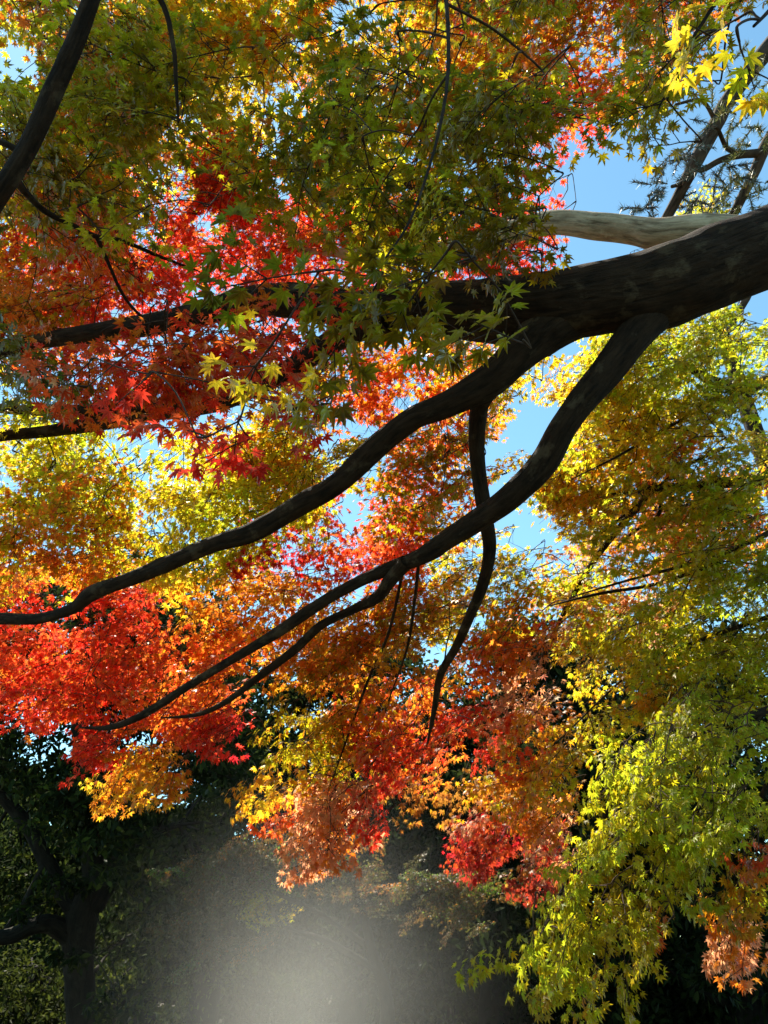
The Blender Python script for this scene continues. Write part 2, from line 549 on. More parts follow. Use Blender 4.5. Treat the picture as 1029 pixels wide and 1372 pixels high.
class Maple:
    def __init__(self, base, label, heading):
        self.root = empty('maple_tree', base)
        tag(self.root, label, 'tree')
        self.heading = heading
        self.nodes = []                       # (x, y, z, r)
        self.seed = int(base[0] * 10) % 50 + 3

    def limb(self, name, pts, label=None, sides=10, rough=.05, dens=7, mat=None):
        """pts rows: photo x, y, radius in photo pixels, depth"""
        P = np.array([[*at(x, y, d), r * d / FPX] for x, y, r, d in pts])
        P[-1, 3] = min(P[-1, 3], .003)
        return self.limb3(name, P, label, sides, rough, dens, mat)

    def limb3(self, name, P, label=None, sides=10, rough=.05, dens=7, mat=None):
        S = spline(P, dens)
        self.seed += 1
        t = Tubes()
        t.add(S[:, :3], np.maximum(S[:, 3], .001), sides, rough, self.seed)
        o = t.build(name, mat or M_BARK, self.root)
        if label:
            o['label'] = label
        self.nodes += [r for r in S[::2]]
        return o

    def foliage(self, name, label, masses, twig_r=1.0):
        """masses rows: px, py, rx, ry, d0, d1, layers, size, palette, droop, hang"""
        global rng
        rng = np.random.default_rng(zlib.crc32(label.encode()) + SALT.get(label, 0))
        Lp, Lf, Ln, Lsz, Lc = [], [], [], [], []
        tubing = [Tubes() for _ in masses]
        detailed = False
        todo = []
        for mi, (x, y, rx, ry, d0, d1, layers, kind, pal, droop, hang) in enumerate(masses):
            d1 = d0 + min(d1 - d0, .6)
            dm = (d0 + d1) / 2
            n = max(1, int(round(DENS * layers * math.pi * rx * ry / (AREA[kind] * (FPX / dm) ** 2 * .8))))
            detailed = detailed or d0 < 3.3
            for k in range(n):
                for _ in range(8):
                    r, th = math.sqrt(rng.random()), rng.uniform(0, 2 * math.pi)
                    X, Y = x + rx * r * math.cos(th), y + ry * r * math.sin(th)
                    if not any(((X - hx) / (hrx + 25)) ** 2 + ((Y - hy) / (hry + 20)) ** 2 < 1 for hx, hy, hrx, hry in HOLES):
                        c = at(X, Y, rng.uniform(d0, d1))
                        if not in_sun_gap(c, 1.2)[0]:
                            break
                else:
                    if rng.random() < .7:
                        continue
                    c = at(X, Y, rng.uniform(d0, d1))
                todo.append((c, kind, pal, droop, hang, mi))
        nodes = np.array(self.nodes)
        cen = np.array([c for c, *_ in todo])
        order = np.argsort([np.min(np.linalg.norm(nodes[:, :3] - c, axis=1)) for c in cen])
        for j in order:
            c, kind, pal, droop, hang, mi = todo[j]
            tubes = tubing[mi]
            L = LEN[kind]
            near = nodes[np.argmin(np.linalg.norm(nodes[:, :3] - c, axis=1))]
            out = c - near[:3]
            yaw = math.atan2(out[1], out[0]) * .5 + self.heading * .5 if abs(math.atan2(math.sin(math.atan2(out[1], out[0]) - self.heading), math.cos(math.atan2(out[1], out[0]) - self.heading))) < 1.6 and abs(math.atan2(out[1], out[0]) - self.heading) < 3.1 else self.heading
            yaw += rng.normal(0, .6)
            pit = -droop + rng.normal(0, .22)
            Rm = rot_zyx(yaw, pit, rng.normal(0, .3))
            base = c - Rm[:, 0] * L * .5
            lp, lf, ls, tw = SPRAYS[kind][rng.integers(len(SPRAYS[kind]))]
            if rng.random() < .5:
                fl = np.array([1, -1, 1.0])
                lp, lf, tw = lp * fl, lf * fl, [(p * fl, r) for p, r in tw]
            P = base + lp @ Rm.T
            F = lf @ Rm.T
            m = len(P)
            X, Y, D = pix(P)
            c_depth = D.mean()
            keep = np.ones(m, bool)
            for hx, hy, hrx, hry in HOLES:
                inside = ((X - hx) / hrx) ** 2 + ((Y - hy) / hry) ** 2 < rng.uniform(.75, 1.1, m)
                keep &= ~(inside & (rng.random(m) < .93))
            keep &= D > 1.0
            keep &= ~(in_sun_gap(P) & (rng.random(m) < .85))
            cols, wts = palette(pal)
            main = cols[rng.choice(len(cols), p=wts)]
            own = cols[rng.choice(len(cols), m, p=wts)]
            pick = (rng.random(m) < .62)[:, None]
            C = np.where(pick, main, own)
            C = C * rng.uniform(.78, 1.15, (m, 1)) * np.array([1, 1, 1]) * (1 + rng.normal(0, .06, (m, 3)))
            F = unit(F + np.array([0, 0, -1.0]) * (hang * rng.uniform(.3, 1.3, m))[:, None])
            Nn = unit(Rm[:, 2] + rng.normal(0, .38, (m, 3)))
            if keep.mean() < .5:
                continue
            # branchlet from the nearest wood to this spray
            k = np.argmin(np.linalg.norm(nodes[:, :3] - base, axis=1))
            a = nodes[k]
            ln = np.linalg.norm(base - a[:3])
            S = None
            if ln > .02:
                q = max(2, int(ln / .14))
                t = np.linspace(0, 1, q + 1)[:, None]
                path = a[:3] * (1 - t) + base * t
                path += np.array([0, 0, 1.0]) * (np.sin(np.pi * t) * ln * rng.uniform(-.02, .16))
                path[1:-1] += rng.normal(0, .012, (q - 1, 3)) * min(1, ln * 2)
                path = np.vstack([path, base + Rm[:, 0] * .03])    # runs on into the spray without a kink
                S = spline(path, 4)
                if in_hole(S).mean() > .12:
                    continue
            Lp.append(P[keep]); Lf.append(F[keep]); Ln.append(Nn[keep])
            Lsz.append((ls * np.where(c_depth < 2.0, .040, .0355))[keep]); Lc.append(np.clip(C, .008, .92)[keep])
            for p, r in tw:
                if in_hole(base + p[-2:] @ Rm.T).any():
                    continue
                tubes.add(base + p @ Rm.T, np.linspace(r, r * .5, len(p)), 3)
            if S is not None:
                r0 = min(a[3] * .8, .0028 + .006 * min(ln, 1.2) * twig_r)
                tubes.add(S, np.linspace(r0, .0026, len(S)), 5)
                new = np.hstack([S[2::2], np.linspace(r0, .0026, len(S))[2::2, None]])
                nodes = np.vstack([nodes, new])
        self.nodes = list(nodes)
        o = leaves_mesh(name, np.vstack(Lp), np.vstack(Lf), np.vstack(Ln), np.concatenate(Lsz), np.vstack(Lc), self.root, detailed)
        o['label'] = label
        for tubes in tubing:
            for piece in tubes.pieces():
                piece.build('twigs', M_TWIG, o)
        return o


# ------------------------------------------------------------------ ground
def ground():
    m, t, out = new_mat('woodland_floor')
    N, L = t.nodes.new, t.links.new
    tc = N('ShaderNodeTexCoord')
    n1 = N('ShaderNodeTexNoise')
    n1.inputs['Scale'].default_value = 3
    n1.inputs['Detail'].default_value = 10
    L(tc.outputs['Object'], n1.inputs['Vector'])
    r = N('ShaderNodeValToRGB')
    r.color_ramp.elements[0].color = (.02, .022, .01, 1)
    r.color_ramp.elements[0].position = .35
    r.color_ramp.elements[1].color = (.075, .06, .03, 1)
    r.color_ramp.elements[1].position = .7
    L(n1.outputs['Fac'], r.inputs[0])
    b = N('ShaderNodeBsdfPrincipled')
    b.inputs['Roughness'].default_value = .95
    L(r.outputs[0], b.inputs['Base Color'])
    bp = N('ShaderNodeBump')
    bp.inputs['Distance'].default_value = .04
    L(n1.outputs['Fac'], bp.inputs['Height'])
    L(bp.outputs[0], b.inputs['Normal'])
    L(b.outputs[0], out.inputs[0])
    g = np.concatenate([np.linspace(-900, -60, 6), np.linspace(-50, 50, 60), np.linspace(60, 900, 6)])
    X, Y = np.meshgrid(g, g)
    Z = .12 * np.sin(X * .31 + 1) * np.cos(Y * .27) * np.clip(np.hypot(X, Y) / 20, 0, 1) + .04 * np.sin(X * 1.3) * np.sin(Y * 1.1) - .06
    k = len(g)
    i = (np.arange(k - 1)[:, None] * k + np.arange(k - 1)[None]).ravel()
    o = mesh_obj('ground', np.stack([X, Y, Z], -1).reshape(-1, 3), [np.stack([i, i + 1, i + k + 1, i + k], 1)], m, None, True)
    tag(o, kind='structure')


ground()

# ------------------------------------------------------------------ main maple
main = Maple(np.array([2.75, 2.35, 0.0]), 'great spreading red orange and yellow maple whose thick dark limb crosses the photo', math.pi * .92)
c0 = at(1190, 300, 2.9)
main.limb3('trunk', np.array([[2.75, 2.35, -.1, .40], [2.72, 2.36, .3, .31], [2.62, 2.42, 1.6, .27], [2.5, 2.5, 2.9, .25], [*(c0 + [.12, .02, -.1]), .2], [*at(1120, 310, 2.88), .15]]), None, 32, .06, 10)
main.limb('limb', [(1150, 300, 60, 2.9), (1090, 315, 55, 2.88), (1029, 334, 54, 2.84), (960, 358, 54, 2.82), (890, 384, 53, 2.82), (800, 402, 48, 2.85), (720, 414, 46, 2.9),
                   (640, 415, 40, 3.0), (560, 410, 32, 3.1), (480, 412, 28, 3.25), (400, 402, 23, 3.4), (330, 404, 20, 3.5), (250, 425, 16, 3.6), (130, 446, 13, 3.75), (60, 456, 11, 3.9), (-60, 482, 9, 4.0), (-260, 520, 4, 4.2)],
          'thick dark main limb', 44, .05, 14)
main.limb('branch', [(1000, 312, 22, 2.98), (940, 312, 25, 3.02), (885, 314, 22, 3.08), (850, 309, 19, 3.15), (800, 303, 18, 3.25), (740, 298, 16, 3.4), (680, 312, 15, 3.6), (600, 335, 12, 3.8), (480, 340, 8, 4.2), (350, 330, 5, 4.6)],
          'branch above the main limb with sunlight painted into its bark', 24, .03, 10, M_SUNPAINTBARK)
main.limb('branch', [(800, 408, 30, 2.9), (735, 440, 33, 2.86), (700, 470, 27, 2.84), (655, 510, 23, 2.84), (600, 540, 18, 2.86), (550, 562, 15.5, 2.9), (500, 602, 16.5, 2.95), (455, 646, 14.5, 3.0), (400, 678, 14, 3.1), (340, 712, 12.5, 3.15), (280, 731, 11, 3.2),
                     (222, 757, 11, 3.3), (170, 778, 9.5, 3.35), (124, 795, 10.5, 3.4), (96, 816, 8, 3.45), (50, 829, 7.5, 3.5), (-10, 830, 8, 3.6), (-80, 845, 6, 3.8), (-240, 880, 3, 4.0)],
          'long branch sweeping down to the left edge', 28, .075, 12)
main.limb('branch', [(900, 400, 30, 2.86), (870, 428, 26, 2.8), (838, 465, 22.5, 2.76), (800, 512, 20, 2.74), (757, 568, 19.5, 2.74), (728, 618, 20, 2.78), (690, 660, 18, 2.84), (650, 690, 16, 2.92), (608, 716, 13, 3.0), (560, 748, 11, 3.1), (520, 762, 9, 3.2),
                     (470, 785, 7.5, 3.25), (420, 815, 7.5, 3.3), (360, 855, 7, 3.4), (300, 890, 6, 3.5), (240, 927, 5.5, 3.6), (190, 958, 5, 3.65), (150, 974, 4, 3.7), (105, 975, 2.4, 3.8)],
          'forked branch descending below the main limb', 28, .075, 12)
main.limb('branch', [(545, 752, 10, 3.12), (522, 778, 9, 3.2), (505, 800, 8, 3.3), (470, 818, 6, 3.35), (430, 838, 6, 3.4), (395, 870, 6, 3.5), (350, 905, 5, 3.6), (300, 942, 4, 3.7), (262, 958, 3, 3.8), (215, 962, 2, 3.9)],
          'lower fork of the descending branch', 14, .05, 8)
main.limb('branch', [(655, 520, 14, 2.86), (642, 545, 12, 2.92), (638, 590, 11, 3.0), (642, 640, 10, 3.06), (650, 690, 10, 3.1), (656, 735, 9, 3.2), (648, 780, 8, 3.3), (632, 820, 7, 3.4), (612, 865, 6, 3.6), (590, 905, 5, 3.8), (582, 950, 4, 3.9), (572, 1000, 3, 4.0)],
          'slender branch hanging almost straight down', 14, .05, 8)
main.limb('branch', [(520, 425, 20, 3.15), (450, 455, 16, 3.3), (370, 505, 13, 3.5), (290, 540, 12, 3.7), (200, 556, 10, 3.9), (130, 568, 10, 4.0), (60, 578, 8, 4.1), (-50, 592, 7, 4.2), (-230, 640, 3, 4.4)],
          'dark branch half hidden in scarlet leaves', 14, .05, 8)
main.limb('branch', [(330, 515, 9, 3.6), (230, 540, 9, 3.8), (150, 548, 9, 3.95), (40, 550, 7, 4.1), (-60, 540, 6, 4.2), (-240, 520, 3, 4.4)], None, 12, .05, 7)
for pts in ([(700, 312, 9, 3.5), (650, 220, 5, 3.9), (600, 120, 4, 4.3), (560, 20, 3, 4.7), (540, -60, 2, 5.0)],
            [(690, 312, 11, 3.6), (560, 250, 8, 4.0), (430, 190, 6, 4.5), (300, 120, 4, 5.0)],
            [(1200, 290, 22, 3.0), (1190, 120, 16, 3.1), (1080, -80, 12, 3.2), (880, -190, 9, 3.2), (640, -220, 6, 3.2)],
            [(1190, 120, 9, 3.1), (1150, -60, 6, 2.2), (1070, -20, 4, 1.7), (1010, 35, 2.5, 1.5)],
            [(1150, -60, 5, 2.6), (1000, -30, 3.2, 2.5), (935, 40, 2.2, 2.45), (900, 110, 1.6, 2.5), (880, 150, 1.2, 2.5)],
            [(560, -190, 5, 3.1), (590, -60, 3.4, 2.5), (600, 100, 2.4, 2.0), (560, 270, 1.8, 1.7), (500, 370, 1.4, 1.55)],
            [(562, 742, 2.4, 3.15), (556, 800, 2.2, 3.4), (545, 870, 1.8, 3.7), (520, 940, 1.2, 4.0)],
            [(540, 765, 2.2, 3.2), (520, 850, 2, 3.6), (490, 920, 1.8, 4.0), (440, 1060, 1.2, 4.3)]):
    main.limb('branch', pts, None, 12, .04, 7)

F = main.foliage
#   px, py, rx, ry, d0, d1, layers, size, palette, droop, hang
F('foliage', 'olive green shaded leaves low under the crown', [  # darkened olive pigments put part of the shade into these leaves
    (540, 190, 190, 160, 2.3, 3.1, 1.5, 'mid', 'v4l4f2o', .15, .35),
    (600, 330, 130, 75, 2.2, 2.8, 1.3, 'mid', 'v4l3f3', .15, .35),
    (250, 160, 160, 110, 2.4, 3.2, 1.0, 'mid', 'v4l3f2', .15, .35),
    (760, 90, 150, 100, 2.3, 3.0, 1.2, 'mid', 'v4l3k2o', .15, .35),
    (915, 25, 40, 20, 2.3, 2.7, 1.0, 'small', 'v3o2l', .15, .35),
    (700, 318, 50, 38, 2.4, 2.8, 2.0, 'small', 'k4v3f3', .15, .35),
    (870, 190, 30, 40, 2.4, 2.8, .8, 'small', 'v4l2g', .15, .35)])
F('foliage', 'large olive leaves hanging over the thick limb', [
    (470, 400, 130, 32, 1.45, 1.7, 1.1, 'small', 'k5v2f2', .2, .4),
    (620, 415, 75, 30, 1.4, 1.6, 1.0, 'small', 'k5v2', .2, .4),
    (360, 380, 70, 40, 1.5, 1.8, .8, 'small', 'k5v2f2', .2, .4)])
F('foliage', 'bright yellow leaf cluster below the thick limb', [(345, 510, 26, 26, 1.45, 1.6, 1.4, 'tiny', 'y5l2', .2, .4)])
F('foliage', 'bright yellow leaf cluster in the top corner', [(975, 75, 30, 38, 1.45, 1.6, 1.2, 'tiny', 'y4l3', .2, .4)])
F('foliage', 'scarlet leaf cluster hanging below the hidden branch', [(280, 590, 50, 18, 1.75, 2.0, 1.6, 'tiny', 's5r', .2, .4), (190, 535, 45, 16, 1.8, 2.1, .9, 'tiny', 's3r4', .2, .4),
                                                              (430, 555, 60, 22, 2.1, 2.4, .9, 'tiny', 's6c', .2, .4), (110, 510, 40, 40, 2.2, 2.5, .5, 'tiny', 'r5p', .2, .4)])
F('foliage', 'dense brick red foliage in the shade', [(255, 485, 160, 66, 2.6, 3.2, 2.1, 'mid', 's4r6o2', .15, .35), (350, 440, 110, 40, 2.6, 3.1, 1.1, 'mid', 's4r4o2', .15, .35), (110, 400, 100, 80, 4.1, 4.7, 1.6, 'mid', 'r5o2s2', .15, .35)])
F('foliage', 'glowing scarlet foliage high behind the olive leaves', [(270, 320, 190, 90, 4.2, 5.4, 2.0, 'big', 's5r5o', .15, .35), (430, 320, 120, 80, 4.3, 5.4, 1.6, 'big', 's4r4o2', .15, .35)])
F('foliage', 'scarlet foliage beside the blue gap', [(735, 230, 90, 110, 3.9, 5.0, 2.0, 'big', 's5r4o', .15, .35), (690, 320, 90, 50, 4.0, 4.8, 1.6, 'mid', 's5r3', .15, .35)])
F('foliage', 'golden foliage glowing at the top of the crown', [(330, 40, 150, 75, 4.0, 5.2, 1.9, 'big', 'y5l3o', .15, .35), (150, 60, 170, 90, 4.0, 5.2, 1.6, 'big', 'l3a3o3y', .15, .35), (195, 215, 150, 90, 4.3, 5.2, 2.6, 'big', 'l3y2o3', .15, .35)])
F('foliage', 'orange foliage high in the crown', [(560, 60, 170, 90, 4.0, 5.4, 2.0, 'big', 'o3y3l3a2', .15, .35), (780, 60, 160, 90, 3.8, 4.8, 1.7, 'big', 'o4v3a2r', .15, .35), (560, 240, 120, 80, 4.4, 5.4, 1.5, 'big', 'o3y2l2r', .15, .35)])
F('foliage', 'yellow green foliage above the sweeping branch', [(290, 660, 140, 80, 3.9, 4.9, 2.5, 'big', 'y3l5h2', .25, .6), (420, 610, 100, 50, 3.8, 4.6, 2.3, 'mid', 'l4a3v', .25, .6), (80, 620, 120, 80, 4.0, 5.0, 2.2, 'big', 'l5y2h2o', .25, .6)])
F('foliage', 'amber and orange foliage at the left edge', [(60, 730, 90, 70, 4.0, 5.0, 2.4, 'big', 'o3a3l3', .25, .6), (170, 750, 70, 40, 4.0, 4.8, 1.6, 'mid', 'l4y2a2', .25, .6), (60, 340, 90, 110, 3.9, 4.6, 2.0, 'big', 'o3y2v2', .2, .6)])
F('foliage', 'mixed amber and red foliage behind the forked limbs', [(560, 480, 110, 50, 3.7, 4.7, 2.6, 'big', 'a3r3o2v', .2, .6), (570, 640, 75, 75, 3.7, 4.5, 2.8, 'mid', 'v4o2r2a', .25, .6), (540, 700, 70, 40, 4.2, 5, 1.9, 'mid', 's3r4o2', .25, .6),
                                                             (690, 490, 55, 35, 3.6, 4.4, 2.4, 'mid', 'y3l4', .25, .6), (620, 560, 40, 60, 4.6, 5.4, 1.8, 'mid', 'a3o3l2', .25, .6), (640, 770, 90, 70, 4.7, 5.4, 2.4, 'mid', 'v3a3l3', .25, .6), (480, 690, 80, 50, 5.0, 5.6, 1.6, 'mid', 'o3r3s2', .25, .6), (500, 555, 60, 40, 4.0, 4.8, 1.2, 'mid', 'r3o3', .25, .6), (430, 520, 60, 50, 3.8, 4.6, 1.8, 'mid', 'v4a2l', .25, .6)])
F('foliage', 'crimson foliage between the two descending branches', [(420, 745, 80, 35, 4.2, 5.0, 2.0, 'mid', 'c4s4r', .25, .6), (330, 800, 110, 40, 4.2, 5.0, 2.0, 'mid', 'a3o4y', .3, .6), (590, 740, 60, 40, 4.0, 5.0, 2.0, 'mid', 's2r3o2', .3, .6)])
F('foliage', 'scarlet foliage fanning out at the left edge', [(60, 910, 90, 55, 4.2, 5.0, 3.0, 'mid', 's3r5o2', .35, .6), (180, 810, 55, 30, 4.2, 4.9, 2.4, 'mid', 's6r2', .35, .6), (150, 860, 60, 40, 4.2, 5.0, 2.0, 'mid', 's2r5o', .35, .6), (40, 815, 70, 22, 4.3, 5.0, 1.6, 'mid', 's5r3', .3, .6)])
F('foliage', 'orange foliage along the lower fork', [(270, 890, 100, 50, 4.1, 4.9, 2.4, 'mid', 'o5r4a', .35, .6), (380, 860, 90, 50, 4.1, 4.9, 2.0, 'mid', 'a4o4r', .35, .6), (240, 945, 70, 30, 4.1, 4.7, 2.0, 'small', 'r4o4', .35, .6)])
F('foliage', 'scarlet leaf tufts at the lowest branch tip', [(135, 990, 28, 24, 4.1, 4.5, 2.8, 'small', 's6r2', .5, .8), (303, 970, 38, 24, 4.1, 4.5, 3.0, 'small', 's6c2', .4, .8)])
F('foliage', 'amber leaf fan below the branch tip', [(205, 1020, 50, 28, 4.0, 4.5, 2.6, 'small', 'a6y2o2', .45, .8), (180, 1052, 28, 24, 4.0, 4.5, 2.4, 'small', 'a6o2', .5, .8)])
F('foliage', 'orange and gold foliage in the middle', [(500, 860, 90, 65, 4.0, 4.9, 2.6, 'mid', 'a4o4v3y', .35, .6), (570, 820, 70, 50, 3.9, 4.7, 2.2, 'mid', 'v4a4o2', .3, .6), (600, 900, 50, 50, 4.0, 4.8, 1.9, 'mid', 'o4a3r2', .35, .6)])
F('foliage', 'olive gold foliage above the hanging tip', [(430, 985, 75, 45, 4.0, 4.7, 2.6, 'mid', 'v5a4l', .45, .7), (510, 965, 50, 50, 4.0, 4.7, 2.2, 'small', 'r3o3a2', .4, .7), (365, 1055, 32, 26, 4.0, 4.5, 2.0, 'small', 'a4y3', .5, .8)])
F('foliage', 'hanging pink and orange tip of foliage', [(440, 1075, 52, 40, 4.0, 4.6, 3.2, 'small', 'p7o3a', .55, .8), (430, 1125, 26, 30, 4.0, 4.5, 2.8, 'small', 'p7o2', .7, .9), (500, 1070, 24, 40, 4.1, 4.5, 2.2, 'small', 's4p3', .5, .8), (385, 1090, 20, 20, 4.1, 4.5, 1.6, 'small', 'r4o2', .5, .8)])
F('foliage', 'red foliage at the foot of the hanging branch', [(640, 975, 50, 35, 4.2, 5.0, 2.2, 'mid', 'r3s3b2', .4, .7), (560, 1000, 45, 40, 4.2, 5.0, 2.2, 'mid', 'r3o3s', .4, .7), (580, 1050, 60, 22, 4.4, 5.2, 2.0, 'mid', 'b4a3', .4, .7), (540, 1010, 35, 30, 4.2, 4.8, 1.4, 'small', 's4r', .4, .7)])

# the crown goes on beyond the edges of the photo
F('foliage', 'foliage beyond the left edge', [(-130, 640, 110, 90, 4.0, 4.6, 1.2, 'big', 'l4y3o2', .25, .5), (-130, 860, 120, 90, 4.2, 4.8, 1.4, 'big', 's3r5o3', .3, .5), (-120, 460, 110, 90, 3.4, 4.0, 1.2, 'big', 'r4o3s2', .2, .5)])
F('foliage', 'foliage above the top edge', [(330, -130, 260, 110, 3.6, 4.4, 1.2, 'big', 'l3y4o3', .15, .4), (760, -130, 220, 110, 3.4, 4.2, 1.2, 'big', 'o4r3l3', .15, .4), (560, -60, 300, 60, 2.6, 3.1, .8, 'mid', 'v4l4f2', .15, .4), (1000, -120, 120, 100, 2.6, 3.2, 1.0, 'mid', 'v4l3o2', .15, .4)])

# ------------------------------------------------------------------ maple at the left, its branch rising through the corner
left = Maple(np.array([-3.0, 2.3, 0.0]), 'green and orange maple whose bare branch rises through the top corner of the sky', 0.5)
lb = at(-420, 700, 2.6)
left.limb3('trunk', np.array([[-3.0, 2.3, -.1, .25], [-2.96, 2.32, .4, .19], [-2.8, 2.4, 1.6, .17], [-2.6, 2.5, 2.8, .14], [*at(-260, 420, 2.5), .1]]), None, 20, .05, 8)
left.limb('branch', [(-260, 420, 45, 2.5), (-120, 360, 24, 2.4), (-40, 305, 17, 2.35), (0, 256, 14, 2.3), (30, 210, 13, 2.3), (55, 160, 13, 2.3), (72, 120, 13, 2.3), (95, 70, 12, 2.3), (115, 20, 11, 2.3), (128, -20, 10, 2.3), (160, -120, 7, 2.3)],
          'bare dark branch rising through the corner', 18, .05, 8)
left.limb('branch', [(22, 242, 6, 2.32), (38, 262, 4.5, 2.4), (62, 284, 4, 2.5), (100, 303, 3.6, 2.6), (130, 317, 3.4, 2.7), (165, 323, 3, 2.8), (210, 342, 2.5, 2.9), (268, 364, 1.6, 3.0)], 'thin twig arching to the right', 8, .03, 6)
left.limb('branch', [(130, 317, 3.4, 2.7), (142, 345, 2.5, 2.75), (165, 395, 2.2, 2.8), (190, 425, 2, 2.85), (222, 455, 1.4, 2.9)], None, 8, .03, 6)
left.limb('branch', [(30, 205, 5, 2.3), (0, 190, 4, 2.3), (-40, 182, 3.5, 2.35)], None, 8, .03, 6)
left.limb('branch', [(160, -60, 7, 2.3), (215, 0, 4, 2.4), (232, 60, 3.2, 2.4), (236, 110, 2.6, 2.4), (239, 165, 1.6, 2.4)], 'thin shoot hanging from the top edge', 8, .03, 6)
left.foliage('foliage', 'green and orange leaves around the corner branch', [
    (100, 150, 130, 130, 2.6, 3.4, 1.5, 'mid', 'v4l2f2o2', .2, .7), (60, 310, 80, 70, 2.9, 3.6, 1.6, 'mid', 'o3r2v2', .2, .7), (80, 60, 130, 80, 3.2, 4.2, 1.7, 'big', 'g3l2o2', .2, .7)])
left.foliage('foliage', 'dark green leaves at the left edge', [(15, 440, 45, 60, 2.4, 3.0, 1.8, 'mid', 'f5d2', .3, .8), (20, 500, 30, 30, 2.6, 3.2, 1.0, 'small', 'f4l', .3, .8)])

# ------------------------------------------------------------------ maple at the right, yellow green, drooping low
right = Maple(np.array([5.2, 4.6, 0.0]), 'yellow green maple at the right with low drooping sprays', math.pi * .97)
rb = at(1160, 640, 4.8)
right.limb3('trunk', np.array([[5.2, 4.6, -.1, .27], [5.1, 4.6, .4, .2], [4.6, 4.6, 1.8, .17], [4.1, 4.55, 3.0, .15], [*at(1190, 560, 4.9), .12], [*at(1230, 380, 5.1), .09], [*at(1270, 200, 5.4), .05]]), None, 18, .05, 8)
for lab, pts in (('mossy side branch in the sun', [(1180, 640, 16, 4.85), (1060, 640, 10, 4.7), (980, 646, 8, 4.5), (940, 651, 7, 4.45), (880, 655, 5, 4.4), (845, 660, 3, 4.35), (812, 662, 1, 4.3)]),
                 (None, [(885, 655, 3, 4.4), (882, 690, 2.4, 4.4), (850, 712, 1.8, 4.35), (825, 735, 1, 4.3)]),
                 (None, [(1100, 470, 10, 5.0), (1010, 517, 8, 4.7), (960, 512, 7, 4.6), (930, 497, 5, 4.5), (900, 480, 3, 4.5)]),
                 ('thin straight bare branch', [(1060, 700, 5, 4.6), (968, 742, 2.6, 4.3), (900, 762, 2.2, 4.2), (840, 778, 1.8, 4.1), (765, 800, 2, 4.0)]),
                 ('thin bare branch below it', [(968, 752, 3, 4.3), (880, 782, 2.4, 4.2), (800, 796, 2, 4.1), (735, 812, 1.5, 4.0)]),
                 (None, [(1040, 510, 5, 4.6), (950, 545, 2.4, 4.4), (890, 575, 2, 4.3), (830, 610, 1.6, 4.2), (770, 640, 1, 4.1)]),
                 (None, [(970, 600, 2.6, 4.5), (910, 630, 2, 4.4), (850, 680, 1.6, 4.3), (790, 725, 1, 4.2)]),
                 (None, [(1180, 780, 8, 4.6), (1080, 810, 4, 4.4), (960, 850, 2.6, 4.3), (880, 880, 2, 4.3), (840, 905, 1.6, 4.3), (740, 1000, 1.6, 4.2)]),
                 (None, [(1200, 880, 13, 4.2), (1100, 930, 8, 3.9), (1000, 960, 5, 3.6), (900, 1000, 4, 3.45), (820, 1080, 3, 3.4), (760, 1180, 2.4, 3.3), (720, 1260, 1.6, 3.2)]),
                 (None, [(1020, 955, 4, 3.65), (960, 1040, 3, 3.5), (900, 1150, 2.2, 3.4), (840, 1250, 1.4, 3.2)]),
                 (None, [(1100, 930, 6, 3.9), (1050, 1000, 4, 3.6), (1010, 1100, 3, 3.4), (985, 1200, 1.6, 3.3)]),
                 (None, [(880, 650, 5, 4.4), (790, 760, 4, 4.6), (720, 900, 3, 4.7), (680, 1030, 2, 4.8)])):
    right.limb('branch', pts, lab, 10, .05, 7)
G = right.foliage
G('foliage', 'yellow green foliage under the thick limb', [(920, 490, 120, 70, 4.0, 5.0, 2.1, 'big', 'h5l4y', .25, .6), (830, 540, 80, 70, 4.2, 5.2, 1.8, 'mid', 'l4y3h3', .25, .6), (990, 580, 60, 80, 4.0, 5.0, 1.8, 'big', 'h4l4y', .25, .6)])
G('foliage', 'orange foliage around the side branch', [(830, 610, 90, 80, 4.6, 5.4, 2.0, 'big', 'a3y4o2l2', .25, .6), (870, 700, 100, 55, 4.8, 5.6, 1.9, 'big', 'o3y3p2a2', .25, .6), (760, 670, 80, 70, 4.4, 5.2, 2.0, 'mid', 'l4a3y2', .25, .6), (960, 690, 80, 60, 4.5, 5.2, 2.6, 'mid', 'l3o3', .25, .6)])
G('foliage', 'scattered golden leaves in front of the side branch', [(850, 650, 110, 100, 3.9, 4.3, .8, 'mid', 'l4h4y2', .25, .5), (980, 620, 60, 120, 3.8, 4.3, 1.0, 'mid', 'h4l4', .25, .5), (740, 640, 50, 60, 4.4, 5.0, 1.6, 'mid', 'y3a3o2', .25, .5)])
G('foliage', 'olive gold foliage behind the forked branch', [(720, 760, 80, 70, 4.4, 5.2, 1.8, 'big', 'l4a2y2h2', .3, .6), (830, 820, 90, 60, 4.4, 5.2, 1.8, 'big', 'l4y3h2a', .3, .6), (690, 840, 60, 40, 4.2, 5.0, 2.0, 'mid', 'o3r2a2', .3, .6)])
G('foliage', 'green foliage filling the right edge', [(960, 790, 90, 90, 3.9, 4.7, 1.8, 'big', 'h5l4', .3, .7), (900, 870, 90, 70, 4.0, 4.8, 1.8, 'big', 'h3l4v2', .3, .7), (1000, 900, 60, 60, 3.7, 4.3, 1.8, 'mid', 'h5l3g', .4, .8)])
G('foliage', 'peach coloured foliage lit by the sun', [(725, 905, 45, 60, 4.2, 4.9, 2.6, 'mid', 'p8o2a', .5, .7), (840, 790, 50, 25, 4.2, 4.8, 1.4, 'mid', 'o4p2', .4, .7)])  # pale peach pigment paints the sun's sheen on these leaves
